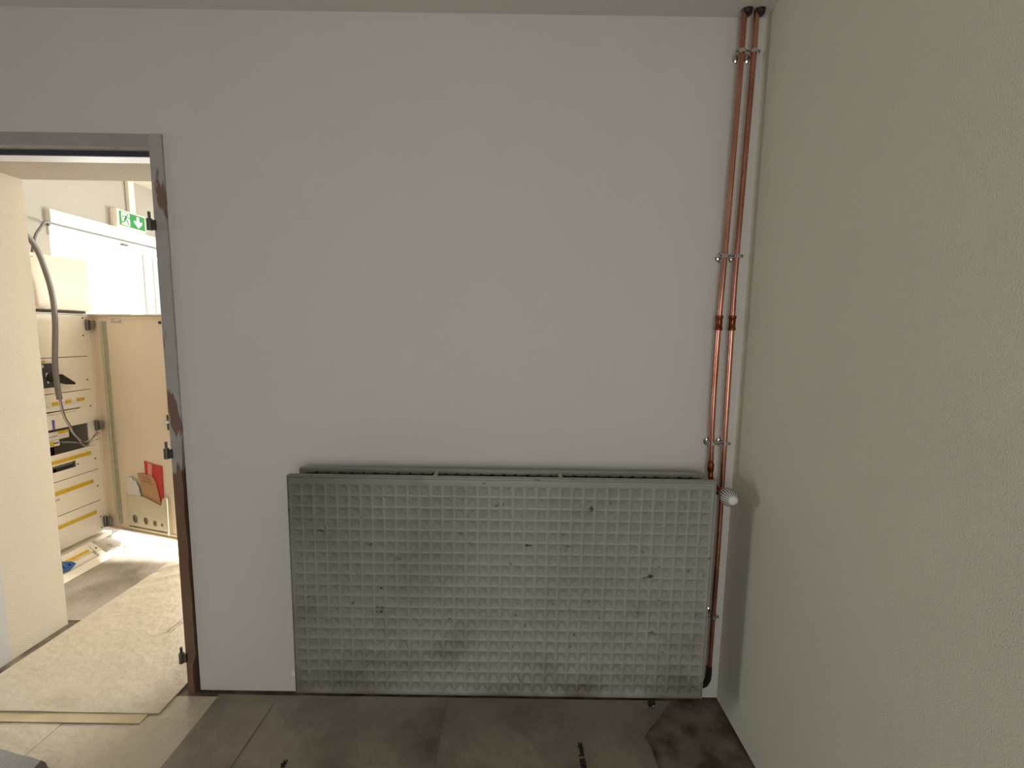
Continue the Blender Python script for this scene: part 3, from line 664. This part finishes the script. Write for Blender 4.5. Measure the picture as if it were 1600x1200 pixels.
# cover leaning on the floor, paper and blue clip
lc = thing('loose_cover_panel', 'loose beige cover panel with yellow strip lying before the cabinet', 'panel', (-2.55, .82, .004))
A0 = Vector((-2.484, 0, .006)); AU = Vector((-.118, 0, .098)).normalized(); AN = Vector((-.098, 0, -.118)).normalized()
def cplate(bb, outer, holes, off, th): return bb.plate(outer, holes, A0 + AN * off, Vector((0, 1, 0)), AU, AN, th)
b = B(); cplate(b, rect(.56, 1.024, 0, .156), [rect(.60, .985, .052, .092)], 0, .003)
cplate(b, rect(.60, .985, .048, .052), [], .0, .012); cplate(b, rect(.60, .985, .092, .096), [], .0, .012); cplate(b, rect(.985, .989, .048, .096), [], 0, .012); cplate(b, rect(.60, .985, .048, .096), [], .012, .002)
b.box(-2.604, -2.600, .56, 1.024, .004, .100)
b.build('panel_plate', M_CAB, lc)
b = B(); cplate(b, rect(.64, .968, .100, .118), [], -.003, .003); b.build('label_strip', M_YEL, lc)
b = B(); cplate(b, rect(.986, 1.018, .076, .128), [], -.008, .008); tb = b.build('corner_tab', M_CAB, lc)
b = B(); cplate(b, circ(1.002, .100, .005, 10), [], -.0095, .0015); b.build('screw', M_OXID, tb)
pc = B(); out = [(-2.745, 1.03), (-2.52, 1.03), (-2.482, 1.07), (-2.487, 1.10), (-2.53, 1.16), (-2.60, 1.215), (-2.68, 1.255), (-2.745, 1.262)]
pc.plate(out, [], (0, 0, .0045), (1, 0, 0), (0, 1, 0), (0, 0, 1), .012)
pco = tag(pc.build('scribbled_board', M_CAB, base=(-2.62, 1.05, .0045)), 'beige board with pencil scribbles lying behind the loose cover panel', 'board')
rs = random.Random(5); segs = []
for _ in range(26):
    x = rs.uniform(-2.66, -2.53); y = rs.uniform(1.06, 1.16); a = rs.uniform(0, PI); l = rs.uniform(.012, .032)
    segs.append(((x, y), (x + l * math.cos(a), y + l * math.sin(a))))
strokes('pencil_scribble', segs, .0028, .0170, pco, M_GINK)
bc = thing('blue_clip', 'small blue plastic clip resting on the loose cover panel', 'clip', (-2.60, .84, .10))
b = B(); cplate(b, [(.765, .062), (.800, .050), (.845, .066), (.838, .092), (.808, .112), (.775, .152)], [circ(.812, .078, .009, 12)], -.016, .012)
b.build('clip_body', M_BLUE, bc)
b = B(); cplate(b, [(.78, .07), (.80, .066), (.80, .12), (.785, .13)], [], -.024, .008); b.build('clip_tab', M_BLUE, bc)

# ------------------------------------------------------------------ exit sign and trunking on the hall wall
sg = thing('exit_sign', 'green emergency exit sign with running figure and down arrow', 'sign', (XW, 2.085, 2.215))
SX = XW + .06
B().box(XW + .001, SX, 1.952, 2.222, 2.214, 2.352, .005).build('housing', M_CAB, sg, smooth=40)
b = B(); b.box(SX, SX + .002, 1.972, 2.212, 2.232, 2.340); b.build('green_face', M_GREEN, sg)
def splate(outer, off, nm, mm, holes=()):
    b = B(); b.plate(outer, holes, (SX + off, 0, 0), (0, 1, 0), (0, 0, 1), (1, 0, 0), .0006); return b.build(nm, mm, sg)
splate([(1.990, 2.238), (2.066, 2.238), (2.066, 2.334), (1.990, 2.334)], .002, 'doorway_symbol', M_SIGNW)
def limb(bb, pts, wdt):
    for (a, c) in zip(pts, pts[1:]):
        d = Vector((c[0] - a[0], c[1] - a[1])).normalized(); n = Vector((-d.y, d.x)) * wdt / 2; d *= wdt * .3
        bb.plate([(a[0] - n.x - d.x, a[1] - n.y - d.y), (c[0] - n.x + d.x, c[1] - n.y + d.y), (c[0] + n.x + d.x, c[1] + n.y + d.y), (a[0] + n.x - d.x, a[1] + n.y - d.y)], [], (SX + .0026, 0, 0), (0, 1, 0), (0, 0, 1), (1, 0, 0), .0005)
b = B()
b.plate(circ(2.046, 2.322, .0075, 14), [], (SX + .0026, 0, 0), (0, 1, 0), (0, 0, 1), (1, 0, 0), .0005)
limb(b, [(2.036, 2.308), (2.020, 2.282)], .017)
limb(b, [(2.040, 2.308), (2.056, 2.296), (2.066, 2.304)], .006); limb(b, [(2.034, 2.310), (2.012, 2.308), (2.000, 2.294)], .006)
limb(b, [(2.022, 2.282), (2.044, 2.272), (2.050, 2.246)], .009); limb(b, [(2.018, 2.280), (2.012, 2.262), (1.990, 2.258)], .009)
b.build('running_figure', M_GREEN, sg)
splate([(2.132, 2.330), (2.158, 2.330), (2.158, 2.290), (2.184, 2.296), (2.184, 2.278), (2.145, 2.240), (2.106, 2.278), (2.106, 2.296), (2.132, 2.290)], .002, 'down_arrow', M_SIGNW)
b = B(); b.box(XW + .001, XW + .03, 2.115, 2.170, 2.353, HF - .001, .003); o = b.build('cable_trunking', M_CREAM, base=(XW + .015, 2.14, 2.353))
tag(o, 'narrow cream cable trunking rising from the exit sign', 'trunking')
